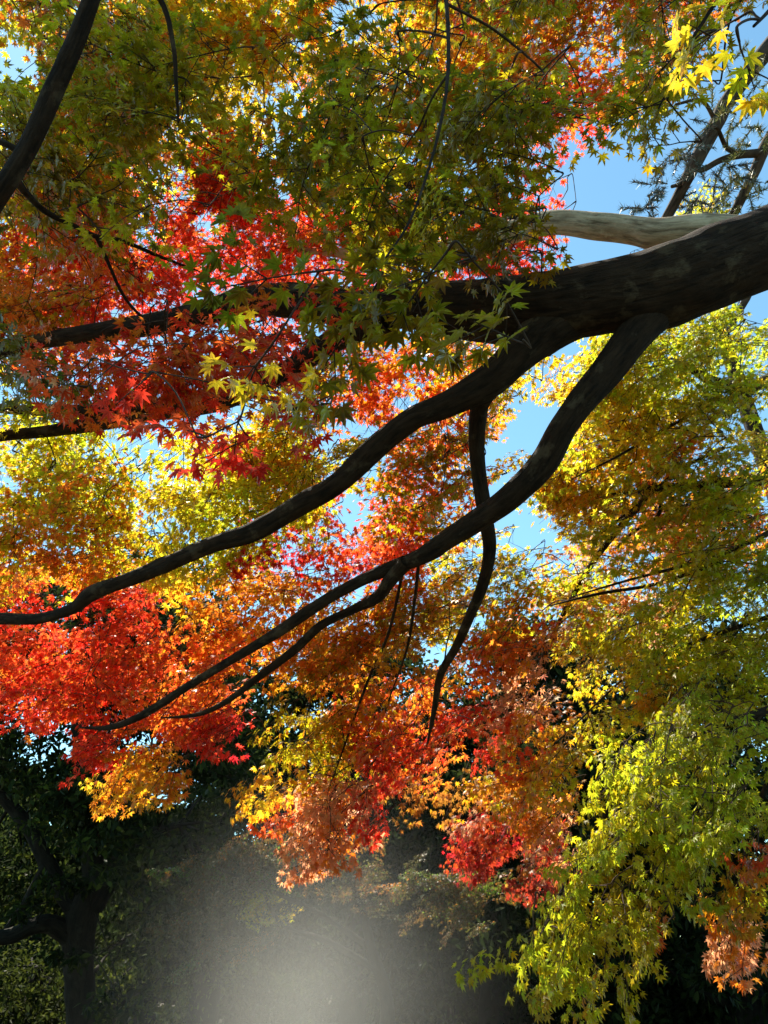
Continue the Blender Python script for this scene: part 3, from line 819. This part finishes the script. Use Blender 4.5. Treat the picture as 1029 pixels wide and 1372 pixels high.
G('foliage', 'gold and olive foliage beside the drooping sprays', [(760, 970, 60, 70, 4.0, 4.8, 2.2, 'mid', 'a4l3y2v', .5, .7), (830, 930, 60, 50, 4.0, 4.8, 2.0, 'mid', 'y2a3l4', .4, .7), (690, 1040, 40, 40, 4.3, 5.0, 2.4, 'small', 'a4v3o2', .5, .8), (740, 1060, 35, 50, 4.2, 4.8, 2.4, 'small', 'a3o3p2', .5, .8)])
G('foliage', 'dark red foliage in the shadow', [(655, 1115, 38, 45, 4.8, 5.4, 2.6, 'small', 'j5c2r', .6, .8), (735, 1150, 38, 45, 4.9, 5.5, 2.0, 'small', 'j5b2', .6, .8), (655, 1090, 22, 18, 4.5, 4.9, 2.0, 'small', 'p3r4', .6, .8), (755, 1120, 14, 30, 4.2, 4.6, 1.6, 'small', 's3p3', .6, .8)])  # darkened red pigments paint the shadow into these leaves
G('foliage', 'bright green drooping sprays', [(830, 1060, 58, 50, 2.9, 3.5, 2.2, 'mid', 'h6g2l3', .8, 1.1), (930, 1050, 90, 60, 2.8, 3.5, 2.2, 'mid', 'h6g2l2', .75, 1.1), (985, 1120, 50, 60, 2.8, 3.3, 2.2, 'mid', 'h6l3', .75, 1.1), (870, 1120, 80, 50, 2.8, 3.4, 2.4, 'mid', 'h5l4', .8, 1.1), (900, 980, 80, 40, 3.0, 3.6, 2.2, 'mid', 'h5g2l2', .6, 1.0)])
G('foliage', 'olive green sprays hanging lowest of all', [(790, 1195, 55, 45, 2.8, 3.4, 2.5, 'small', 'h3l3v3', .9, 1.2), (725, 1265, 55, 26, 2.8, 3.3, 2.3, 'small', 'h4l3v', .9, 1.2), (770, 1290, 45, 36, 2.8, 3.3, 2.2, 'small', 'h3l3v2', 1.0, 1.3), (850, 1220, 30, 60, 2.8, 3.3, 2.2, 'small', 'v4l4', 1.0, 1.3), (775, 1340, 16, 22, 2.9, 3.2, 1.8, 'small', 'y4a3', 1.1, 1.3), (842, 1300, 18, 26, 2.9, 3.2, 1.6, 'small', 'v3l4', 1.1, 1.3), (980, 1180, 45, 26, 2.9, 3.3, 2.0, 'small', 'v4a3', .8, 1.1)])
G('foliage', 'pale orange tuft against the darkness', [(985, 1250, 27, 34, 3.1, 3.4, 2.8, 'small', 'p6o3', 1.0, 1.2), (1005, 1140, 16, 24, 2.8, 3.0, 1.4, 'tiny', 'r4o3', .8, 1.1), (870, 1215, 24, 20, 2.9, 3.1, .8, 'tiny', 'o4r3', .9, 1.1)])

G('foliage', 'yellow and lime foliage between the gap and the right edge', [(772, 565, 40, 70, 4.4, 5.0, 2.2, 'mid', 'y4a3l3', .25, .5), (735, 705, 60, 70, 4.5, 5.1, 2.4, 'mid', 'a4y3l3', .25, .5), (785, 860, 50, 50, 4.6, 5.2, 2.0, 'mid', 'l4a3y2', .3, .6), (880, 462, 80, 26, 4.2, 4.8, 2.0, 'mid', 'h4l4y', .25, .5), (1000, 450, 50, 60, 4.3, 4.9, 2.0, 'mid', 'h4l4y', .25, .5), (1000, 790, 60, 90, 4.5, 5.1, 1.6, 'mid', 'h4l4', .25, .5), (780, 760, 60, 50, 4.9, 5.5, 1.8, 'mid', 'o3y3l2', .25, .5)])
G('foliage', 'foliage beyond the right edge', [(1140, 560, 100, 120, 4.0, 4.8, 1.3, 'big', 'h4l4y', .25, .5), (1140, 800, 110, 120, 3.8, 4.6, 1.4, 'big', 'h5l4', .3, .6), (1110, 1090, 70, 110, 3.0, 3.6, 1.6, 'mid', 'h5g2l3', .7, 1.0)])
left.foliage('foliage', 'foliage beyond the upper left corner', [(-130, 180, 120, 160, 2.8, 3.6, 1.1, 'big', 'v4l3f3', .2, .5), (-60, -90, 160, 90, 3.2, 4.0, 1.1, 'big', 'l4f3o2', .2, .5)])

# ------------------------------------------------------------------ background trees
def blob_tree(name, label, cat, base, trunk_pts, limbs, blobs, leaf, colours, bark, group=None, mat=None, per=None):
    """trunk/limb rows x,y,z,r ; blobs rows x,y,z,rad,n"""
    root = empty(name, base)
    tag(root, label, cat, group)
    t = Tubes()
    S = spline(trunk_pts, 6)
    t.add(S[:, :3], S[:, 3], 14, .06, int(abs(base[0]) * 7) + 1)
    t.build('trunk', bark, root)
    ends = [np.array(trunk_pts)]
    for i, lp in enumerate(limbs):
        t = Tubes()
        S = spline(lp, 6)
        t.add(S[:, :3], S[:, 3], 9, .06, i + 2)
        t.build('branch', bark, root)
        ends.append(S)
    ends = np.vstack(ends)
    P, N_, A, C, S_ = [], [], [], [], []
    tw = Tubes()
    for b in blobs:
        c, r, n = np.array(b[:3]), b[3], int(b[4])
        e = ends[np.argmin(np.linalg.norm(ends[:, :3] - c, axis=1))]
        mid = (e[:3] + c) / 2 + rng.normal(0, .15 * r, 3)
        q = spline(np.array([[*e[:3], min(e[3] * .6, .07, r * .04)], [*mid, min(.03, r * .02)], [*c, .008]]), 4)
        tw.add(q[:, :3], q[:, 3], 5)
        k = max(3, n // 45)
        sub = unit(rng.normal(0, 1, (k, 3))) * r * rng.random((k, 1)) ** .45 * np.array([1, 1, .7])
        for s_ in sub[::3]:
            q2 = np.array([c, c + s_ * .6 + rng.normal(0, .05, 3), c + s_])
            q2 = spline(q2, 3)
            tw.add(q2, np.linspace(.014, .004, len(q2)), 3)
        wh = rng.integers(0, k, n)
        p = c + sub[wh] + rng.normal(0, 1, (n, 3)) * r * np.array([.2, .2, .1])
        P.append(p)
        N_.append(unit(np.array([0, 0, .9]) + rng.normal(0, .6, (n, 3))))
        A.append(unit(rng.normal(0, 1, (n, 3)) + np.array([0, 0, -.5])))
        col = np.array(colours)[rng.integers(0, len(colours), n)] * rng.uniform(.7, 1.3, (n, 1))
        C.append(col)
        S_.append(leaf * rng.uniform(.65, 1.25, n))
    P, N_, A, C, S_ = np.vstack(P), np.vstack(N_), np.vstack(A), np.vstack(C), np.concatenate(S_)
    side = unit(np.cross(A, N_))
    N_ = np.cross(side, A)
    tv = np.array([[0, 0, 0], [.2, .3, .05], [.24, .62, .03], [0, 1.1, -.12], [-.24, .62, .03], [-.2, .3, .05]])
    V = P[:, None] + S_[:, None, None] * (tv[None, :, :1] * side[:, None] + tv[None, :, 1:2] * A[:, None] + tv[None, :, 2:] * N_[:, None])
    f = np.array([[0, 1, 2, 3], [0, 3, 4, 5]])
    Fc = (f[None] + (np.arange(len(P)) * 6)[:, None, None]).reshape(-1, 4)
    cc = np.repeat(np.concatenate([C, np.ones((len(C), 1))], 1)[:, None], 6, 1).reshape(-1, 4)
    cr = mesh_obj('crown', V.reshape(-1, 3), [Fc], mat or M_EVER, root, False, [('leaf_colour', 'FLOAT_COLOR', 'color', cc)])
    for piece in tw.pieces():
        piece.build('twigs', bark, cr)
    return root


DARK = [(.045, .075, .022), (.06, .095, .025), (.035, .055, .02), (.085, .12, .03)]
MIDG = [(.07, .11, .03), (.1, .14, .03), (.06, .09, .03), (.14, .17, .04)]


def pr(rows):
    return np.array([[*at(x, y, d), r * d / FPX] for x, y, r, d in rows])


def blobs_px(rows):
    out = []
    for x, y, d, r, n in rows:
        out.append([*at(x, y, d), r, n])
    return out


# dark evergreen at the left, its limbs spreading
q = []
r2 = np.random.default_rng(4)
for k in range(40):
    x, y = r2.uniform(-160, 330), r2.uniform(820, 1190)
    if ((x - 10) / 40) ** 2 + ((y - 1080) / 60) ** 2 < 1 or ((x - 70) / 20) ** 2 + ((y - 985) / 25) ** 2 < 1:
        continue
    q.append((x, y, r2.uniform(12.2, 16.5), r2.uniform(.7, 1.15), 800))
for k in range(12):
    q.append((r2.uniform(150, 330), r2.uniform(1150, 1330), r2.uniform(13.5, 16.5), r2.uniform(.7, 1.1), 420))
for k in range(52):
    q.append((r2.uniform(-260, 310), r2.uniform(765, 960), r2.uniform(13.5, 18), r2.uniform(.9, 1.3), 800))
for k in range(9):                            # thin sprays hanging before the trunk
    q.append((r2.uniform(20, 240), r2.uniform(1130, 1340), r2.uniform(11.4, 12.3), r2.uniform(.35, .6), 130))
base = at(112, 1462, 13.0); base[2] = 0
blob_tree('evergreen_tree', 'dark broad evergreen with a forked trunk at the lower left', 'tree', base,
          pr([(112, 1470, 32, 13), (110, 1400, 22, 13), (107, 1330, 19, 13), (105, 1270, 20, 13), (112, 1225, 22, 13), (124, 1180, 15, 13.1), (120, 1100, 14, 13.4), (110, 1000, 11, 13.8), (100, 900, 9, 14.4), (110, 780, 6, 15)]),
          [pr([(105, 1262, 16, 13), (70, 1238, 12, 12.8), (40, 1242, 11, 12.6), (5, 1256, 10, 12.4), (-60, 1250, 8, 12.2)]),
           pr([(112, 1230, 15, 13), (75, 1180, 12, 13.1), (45, 1120, 10, 13.3), (20, 1085, 9, 13.5), (-20, 1040, 7, 13.7)]),
           pr([(125, 1215, 15, 13), (145, 1180, 12, 13.1), (165, 1140, 10, 13.3), (185, 1100, 9, 13.6), (200, 1040, 6, 14)]),
           pr([(150, 1170, 8, 13.2), (195, 1120, 6, 13.5), (240, 1105, 4, 14)]),
           pr([(60, 1160, 6, 13.1), (30, 1215, 5, 12.8), (5, 1250, 4, 12.6)])],
          blobs_px(q), .135, DARK + DARK + [(.12, .17, .03), (.16, .21, .03)], M_DARKBARK)  # the lighter leaf colours paint in scattered sunlit leaves

# the other evergreens that close the clearing
def wood(name, label, x, d, top_y, low_y, hw, n, colours, leaf=.2, seed=0):
    r3 = np.random.default_rng(seed)
    b = at(x, 1372, d); b[2] = 0
    top = at(x + r3.uniform(-20, 20), top_y, d)
    H = top[2]
    tp = np.array([[b[0], b[1], -.1, .38], [b[0] + .1, b[1], H * .25, .28], [b[0] + r3.normal(0, .2), b[1], H * .6, .16], [b[0], b[1], H * .93, .04]])
    lb, bl = [], []
    lo = at(x, low_y, d)[2]
    for k in range(n):
        z = lo + (H - lo) * r3.random() ** .9
        w_ = hw * (1.05 - .55 * ((z - lo) / (H - lo)) ** 2)
        a = r3.uniform(0, 6.283)
        rr = w_ * math.sqrt(r3.uniform(.1, 1))
        c = np.array([b[0] + rr * math.cos(a), b[1] + rr * math.sin(a), z])
        if k % 5 == 0:
            s = np.array([b[0], b[1], max(.8, z - rr * .6)])
            lb.append(np.array([[*s, .09], [*(s * .5 + c * .5 + [0, 0, -.15]), .06], [*c, .02]]))
        bl.append([*c, r3.uniform(.9, 1.4), 430])
    return blob_tree(name, label, 'tree', b, tp, lb, bl, leaf, colours, M_DARKBARK)


wood('evergreen_tree', 'dark evergreen rising behind the amber leaf fan', 270, 18.0, 760, 1330, 2.6, 46, DARK, .2, 1)
wood('evergreen_tree', 'dark evergreen in the middle behind the hanging branch', 470, 19.5, 780, 1330, 3.0, 54, DARK, .2, 2)
wood('evergreen_tree', 'dark evergreen behind the red leaves right of the middle', 660, 17.0, 790, 1340, 2.6, 46, DARK, .19, 3)
wood('evergreen_tree', 'blackish evergreen behind the low drooping sprays', 830, 15.0, 730, 1400, 2.6, 50, DARK, .18, 4)
wood('evergreen_tree', 'blackish evergreen behind the pale orange tuft', 1000, 14.0, 700, 1400, 2.7, 52, DARK, .18, 5)
wood('broadleaf_tree', 'sunlit green tree glimpsed beyond the lower left edge', 10, 25.0, 990, 1372, 3.6, 50, MIDG, .24, 6)
wood('broadleaf_tree', 'green tree beyond the trunk of the dark evergreen', 190, 27.0, 1010, 1372, 3.6, 44, MIDG, .24, 7)
wood('broadleaf_tree', 'far green tree seen through the mist', 400, 30.0, 1000, 1372, 4.2, 50, MIDG, .26, 8)
wood('broadleaf_tree', 'far dark tree beyond the red leaves', 600, 28.0, 960, 1372, 4.2, 50, DARK, .26, 9)

def far_woods():
    q, n = [], 42000
    r4 = np.random.default_rng(77)
    a = r4.uniform(-1.15, 1.15, n)
    rad = r4.uniform(46, 62, n)
    bump = 9 + 3 * np.sin(a * 9) + 2 * np.sin(a * 23 + 1)
    p = np.stack([rad * np.sin(a), rad * np.cos(a), r4.random(n) ** .8 * bump], 1)
    A = unit(r4.normal(0, 1, (n, 3)) + [0, 0, -.4])
    N_ = unit(np.array([0, 0, .8]) + r4.normal(0, .6, (n, 3)))
    side = unit(np.cross(A, N_))
    s_ = r4.uniform(.5, 1.1, n)[:, None, None]
    tv = np.array([[0, 0], [.45, .5], [0, 1.1], [-.45, .5]])
    V = p[:, None] + s_ * (tv[None, :, :1] * side[:, None] + tv[None, :, 1:] * A[:, None])
    cc = np.repeat(np.concatenate([np.array(DARK)[r4.integers(0, 4, n)], np.ones((n, 1))], 1)[:, None], 4, 1).reshape(-1, 4)
    o = mesh_obj('woods', V.reshape(-1, 3), [np.arange(n * 4).reshape(-1, 4)], M_EVER, None, False, [('leaf_colour', 'FLOAT_COLOR', 'color', cc)])
    tag(o, kind='stuff')
    o['label'] = 'far dark woods closing off the clearing'


far_woods()
for k, (sx, sd, col) in enumerate(((300, 21, 'undergrowth left of the mist'), (450, 23, 'undergrowth in the thick of the mist'), (600, 21, 'undergrowth right of the mist'), (730, 18, 'undergrowth below the dark red leaves'), (900, 16, 'undergrowth behind the lowest drooping sprays'), (90, 20, 'undergrowth at the foot of the left evergreen'), (1020, 15, 'undergrowth in the darkest corner'))):
    wood('evergreen_shrub', 'low dark green ' + col, sx, sd, 1300, 1400, 2.0, 14, DARK, .17, 30 + k)

# maple standing in the mist, shade painted into its leaf colours
hz = Maple(np.array([-.4, 11.6, 0.0]), 'maple behind the mist, its leaves coloured dull brown and olive for shade', math.pi * .9)
e0 = at(520, 1372, 11.5); e0[2] = 0
hz.root.location = e0
hz.limb3('trunk', np.array([[*(e0 - [0, 0, .1]), .14], [*at(518, 1340, 11.5), .1], [*at(500, 1280, 11.4), .08], [*at(480, 1200, 11.2), .05], [*at(450, 1120, 11), .03]]), None, 12, .05, 6, M_DARKBARK)
for pts in ([(505, 1300, 5, 11.4), (440, 1262, 4, 11), (380, 1240, 3, 10.8), (355, 1200, 2.5, 10.7), (348, 1180, 2, 10.7)],
            [(495, 1270, 5, 11.4), (420, 1220, 3.4, 11), (330, 1180, 2.4, 10.6), (260, 1150, 1.5, 10.4)],
            [(490, 1240, 5, 11.3), (560, 1190, 3, 11.4), (620, 1170, 2, 11.5)]):
    hz.limb('branch', pts, None, 8, .04, 5, M_DARKBARK)
SHADE_BR = 'n4q4bd'  # leaf colours darkened to stand in for shade
hz.foliage('foliage', 'dull brown and olive leaves in shade', [(300, 1160, 80, 45, 10.2, 11.4, 1.5, 'big', SHADE_BR, .3, .7), (420, 1150, 90, 45, 10.4, 11.6, 1.4, 'big', SHADE_BR, .3, .7), (560, 1190, 90, 45, 10.8, 12, 1.4, 'big', SHADE_BR, .3, .7), (640, 1210, 60, 40, 11, 12, 1.2, 'big', SHADE_BR, .3, .7), (290, 1260, 70, 40, 10.4, 11.4, 1.0, 'big', SHADE_BR, .3, .7)])
hz.foliage('foliage', 'bright yellow green leaves where the sun reaches', [(362, 1205, 34, 30, 10.6, 11.0, 1.3, 'mid', 'y3l4', .3, .7)])  # undarkened pigments mark the leaves in sun

# bright shrubs in the lower left corner
wood('broadleaf_shrub', 'yellow green shrub glowing below the left evergreen', 30, 17.0, 1290, 1400, 1.5, 18, [(.08, .11, .02), (.13, .16, .025), (.05, .07, .02)], .12, 12)
wood('broadleaf_shrub', 'small yellow green shrub right of the dark forked trunk', 195, 15.0, 1310, 1400, .7, 7, [(.15, .2, .03), (.2, .24, .035)], .1, 13)

# ------------------------------------------------------------------ conifer at the upper right
con_base = np.array([6.6, 6.6, 0.0])
con = empty('cedar_tree', con_base)
tag(con, 'grey needled cedar reaching bare branches into the blue gap', 'tree')


def con_limb(rows, name='branch', sides=12, mat=None):
    P = pr(rows)
    S = spline(P, 8)
    t = Tubes()
    t.add(S[:, :3], S[:, 3], sides, .06, int(rows[0][0]) % 17)
    t.build(name, mat or M_GREYBARK, con)
    return S


tk = spline(np.array([[*con_base - [0, 0, .1], .36], [6.6, 6.6, 1.2, .28], [6.55, 6.6, 5, .22], [6.4, 6.6, 9, .13], [6.4, 6.6, 12, .04]]), 8)
t = Tubes(); t.add(tk[:, :3], tk[:, 3], 18, .05, 9); t.build('trunk', M_GREYBARK, con)
L1 = con_limb([(1150, -60, 16, 7.6), (1060, 30, 13, 7.3), (985, 122, 10, 7.1), (960, 165, 10, 7.0), (935, 212, 10, 6.9), (915, 250, 8, 6.9), (893, 292, 7, 6.9), (870, 330, 5, 6.9)])
L2 = con_limb([(1140, 20, 12, 7.4), (1075, 120, 9, 7.2), (1029, 190, 8, 7.1), (1010, 232, 7, 7.1), (985, 282, 6, 7.1), (970, 320, 4, 7.1)])
L3 = con_limb([(1020, 205, 6, 7.1), (990, 208, 5, 7.0), (965, 215, 4, 7.0), (945, 226, 4, 6.95), (935, 228, 3, 6.9)])
L4 = con_limb([(940, 200, 4, 6.9), (958, 170, 3, 6.9), (975, 200, 3, 7.0), (1000, 206, 2.5, 7.0)], sides=8)
L5 = con_limb([(925, 235, 4, 6.9), (912, 246, 3, 6.85), (900, 250, 2.4, 6.8)], sides=8)
L6 = con_limb([(1150, 330, 9, 7.4), (1029, 350, 7, 7.2), (1000, 400, 5, 7.1), (970, 450, 3, 7.0), (930, 470, 2, 6.9)])
L7 = con_limb([(960, 165, 3, 7.0), (940, 135, 2.4, 6.9), (905, 140, 1.8, 6.8)], sides=8)


def needles(label, centres, n_fronds, ln, colours, hangv):
    P0, P1, Wd, C = [], [], [], []
    tw = Tubes()
    for (x, y, d, spread) in centres:
        c = at(x, y, d)
        for k in range(n_fronds):
            dr = unit(rng.normal(0, 1, 3) * [1, 1, .8] + hangv)
            o0 = c + rng.normal(0, spread, 3) * [1, 1, .7]
            ax = [o0, o0 + dr * ln * .5, o0 + dr * ln + [0, 0, -.03]]
            ax = spline(np.array(ax), 4)
            tw.add(ax, np.linspace(.005, .002, len(ax)), 3)
            m = 64
            s = rng.random(m)
            p = ax[0] * (1 - s)[:, None] + ax[-1] * s[:, None]
            side = unit(rng.normal(0, 1, (m, 3)))
            dirn = unit(dr + side * 1.0)
            P0.append(p)
            P1.append(p + dirn * rng.uniform(.035, .085, (m, 1)))
            Wd.append(unit(np.cross(dirn, rng.normal(0, 1, (m, 3)))) * .0042)
            C.append(np.array(colours)[rng.integers(0, len(colours), m)] * rng.uniform(.7, 1.3, (m, 1)))
    P0, P1, Wd, C = map(np.vstack, (P0, P1, Wd, C))
    V = np.stack([P0 - Wd, P0 + Wd, P1], 1)
    f = np.arange(len(P0) * 3).reshape(-1, 3)
    cc = np.repeat(np.concatenate([C, np.ones((len(C), 1))], 1)[:, None], 3, 1).reshape(-1, 4)
    o = mesh_obj('foliage', V.reshape(-1, 3), [f], M_NEEDLE, con, False, [('leaf_colour', 'FLOAT_COLOR', 'color', cc)])
    o['label'] = label
    for piece in tw.pieces():
        piece.build('twigs', M_GREYBARK, o)


needles('blue grey needle sprays', [(905, 215, 6.9, .1), (890, 240, 6.9, .1), (935, 235, 6.8, .1), (880, 280, 6.9, .08), (915, 275, 6.9, .08), (960, 240, 6.9, .12), (955, 270, 6.9, .1), (985, 235, 6.9, .12), (930, 195, 6.9, .08), (870, 275, 6.9, .06)],
        6, .2, [(.1, .15, .13), (.14, .18, .15), (.16, .13, .1)], np.array([-.3, 0, .1]))
needles('yellow green needle sprays', [(1000, 140, 6.9, .16), (1020, 165, 6.9, .16), (985, 165, 6.9, .12), (1000, 245, 6.9, .15), (1010, 275, 6.9, .12), (1029, 120, 7, .2), (1040, 240, 7, .2), (975, 280, 7, .1), (1060, 180, 7, .25)],
        8, .2, [(.26, .3, .06), (.32, .33, .07), (.16, .2, .06), (.4, .33, .12)], np.array([-.3, 0, -.5]))

# small maple crown peeping over the thick limb
pe = Maple(np.array([3.4, 7.4, 0.0]), 'small yellow green maple crown peeping over the thick limb', math.pi / 2)
pt = at(925, 300, 7.8)
pe.root.location = (pt[0], pt[1], 0)
pe.limb3('trunk', np.array([[pt[0], pt[1], -.1, .15], [pt[0] + .1, pt[1], pt[2] * .4, .1], [pt[0], pt[1], pt[2] * .8, .06], [*pt, .02]]), None, 10, .05, 6)
pe.foliage('foliage', 'yellow green leaves', [(925, 280, 45, 22, 7.4, 8.2, 1.6, 'mid', 'l4g3a2', .2, .6), (660, 520, 1, 1, 7.5, 8, .1, 'mid', 'l4', .2, .6), (840, 345, 22, 12, 7.4, 8.2, 1.2, 'small', 'l4g3', .2, .6)])

# ------------------------------------------------------------------ mist drifting through the clearing
def mist():
    m, t, out = new_mat('mist')
    N, L = t.nodes.new, t.links.new
    tc = N('ShaderNodeTexCoord')
    gr = N('ShaderNodeTexGradient')
    gr.gradient_type = 'SPHERICAL'
    L(tc.outputs['Object'], gr.inputs[0])
    ns = N('ShaderNodeTexNoise')
    ns.inputs['Scale'].default_value = 1.7
    ns.inputs['Detail'].default_value = 2
    L(tc.outputs['Object'], ns.inputs['Vector'])
    p = N('ShaderNodeMath'); p.operation = 'POWER'; p.inputs[1].default_value = 4.8
    L(gr.outputs['Fac'], p.inputs[0])
    a = N('ShaderNodeMath'); a.operation = 'MULTIPLY'
    L(p.outputs[0], a.inputs[0]); L(ns.outputs['Fac'], a.inputs[1])
    b = N('ShaderNodeMath'); b.operation = 'MULTIPLY'; b.inputs[1].default_value = 1.4
    L(a.outputs[0], b.inputs[0])
    v = N('ShaderNodeVolumePrincipled')
    v.inputs['Color'].default_value = (.95, .93, .84, 1)
    v.inputs['Anisotropy'].default_value = .35
    L(b.outputs[0], v.inputs['Density'])
    L(v.outputs[0], out.inputs['Volume'])
    k, s = 24, 12
    th = np.linspace(0, np.pi, s + 1)[1:-1]
    ph = np.linspace(0, 2 * np.pi, k, endpoint=False)
    V = [[0, 0, 1]] + [[math.sin(a_) * math.cos(b_), math.sin(a_) * math.sin(b_), math.cos(a_)] for a_ in th for b_ in ph] + [[0, 0, -1]]
    Q = [[1 + i * k + j, 1 + (i + 1) * k + j, 1 + (i + 1) * k + (j + 1) % k, 1 + i * k + (j + 1) % k] for i in range(s - 2) for j in range(k)]
    T = [[0, 1 + j, 1 + (j + 1) % k] for j in range(k)] + [[len(V) - 1, 1 + (s - 2) * k + (j + 1) % k, 1 + (s - 2) * k + j] for j in range(k)]
    o = mesh_obj('mist', np.array(V, float), [np.array(Q), np.array(T)], m, None, True)
    o.location = at(402, 1365, 7.5)
    o.scale = (3.4, 2.0, 3.4)
    tag(o, kind='stuff')
    o['label'] = 'pale sunlit mist drifting through the clearing'


mist()
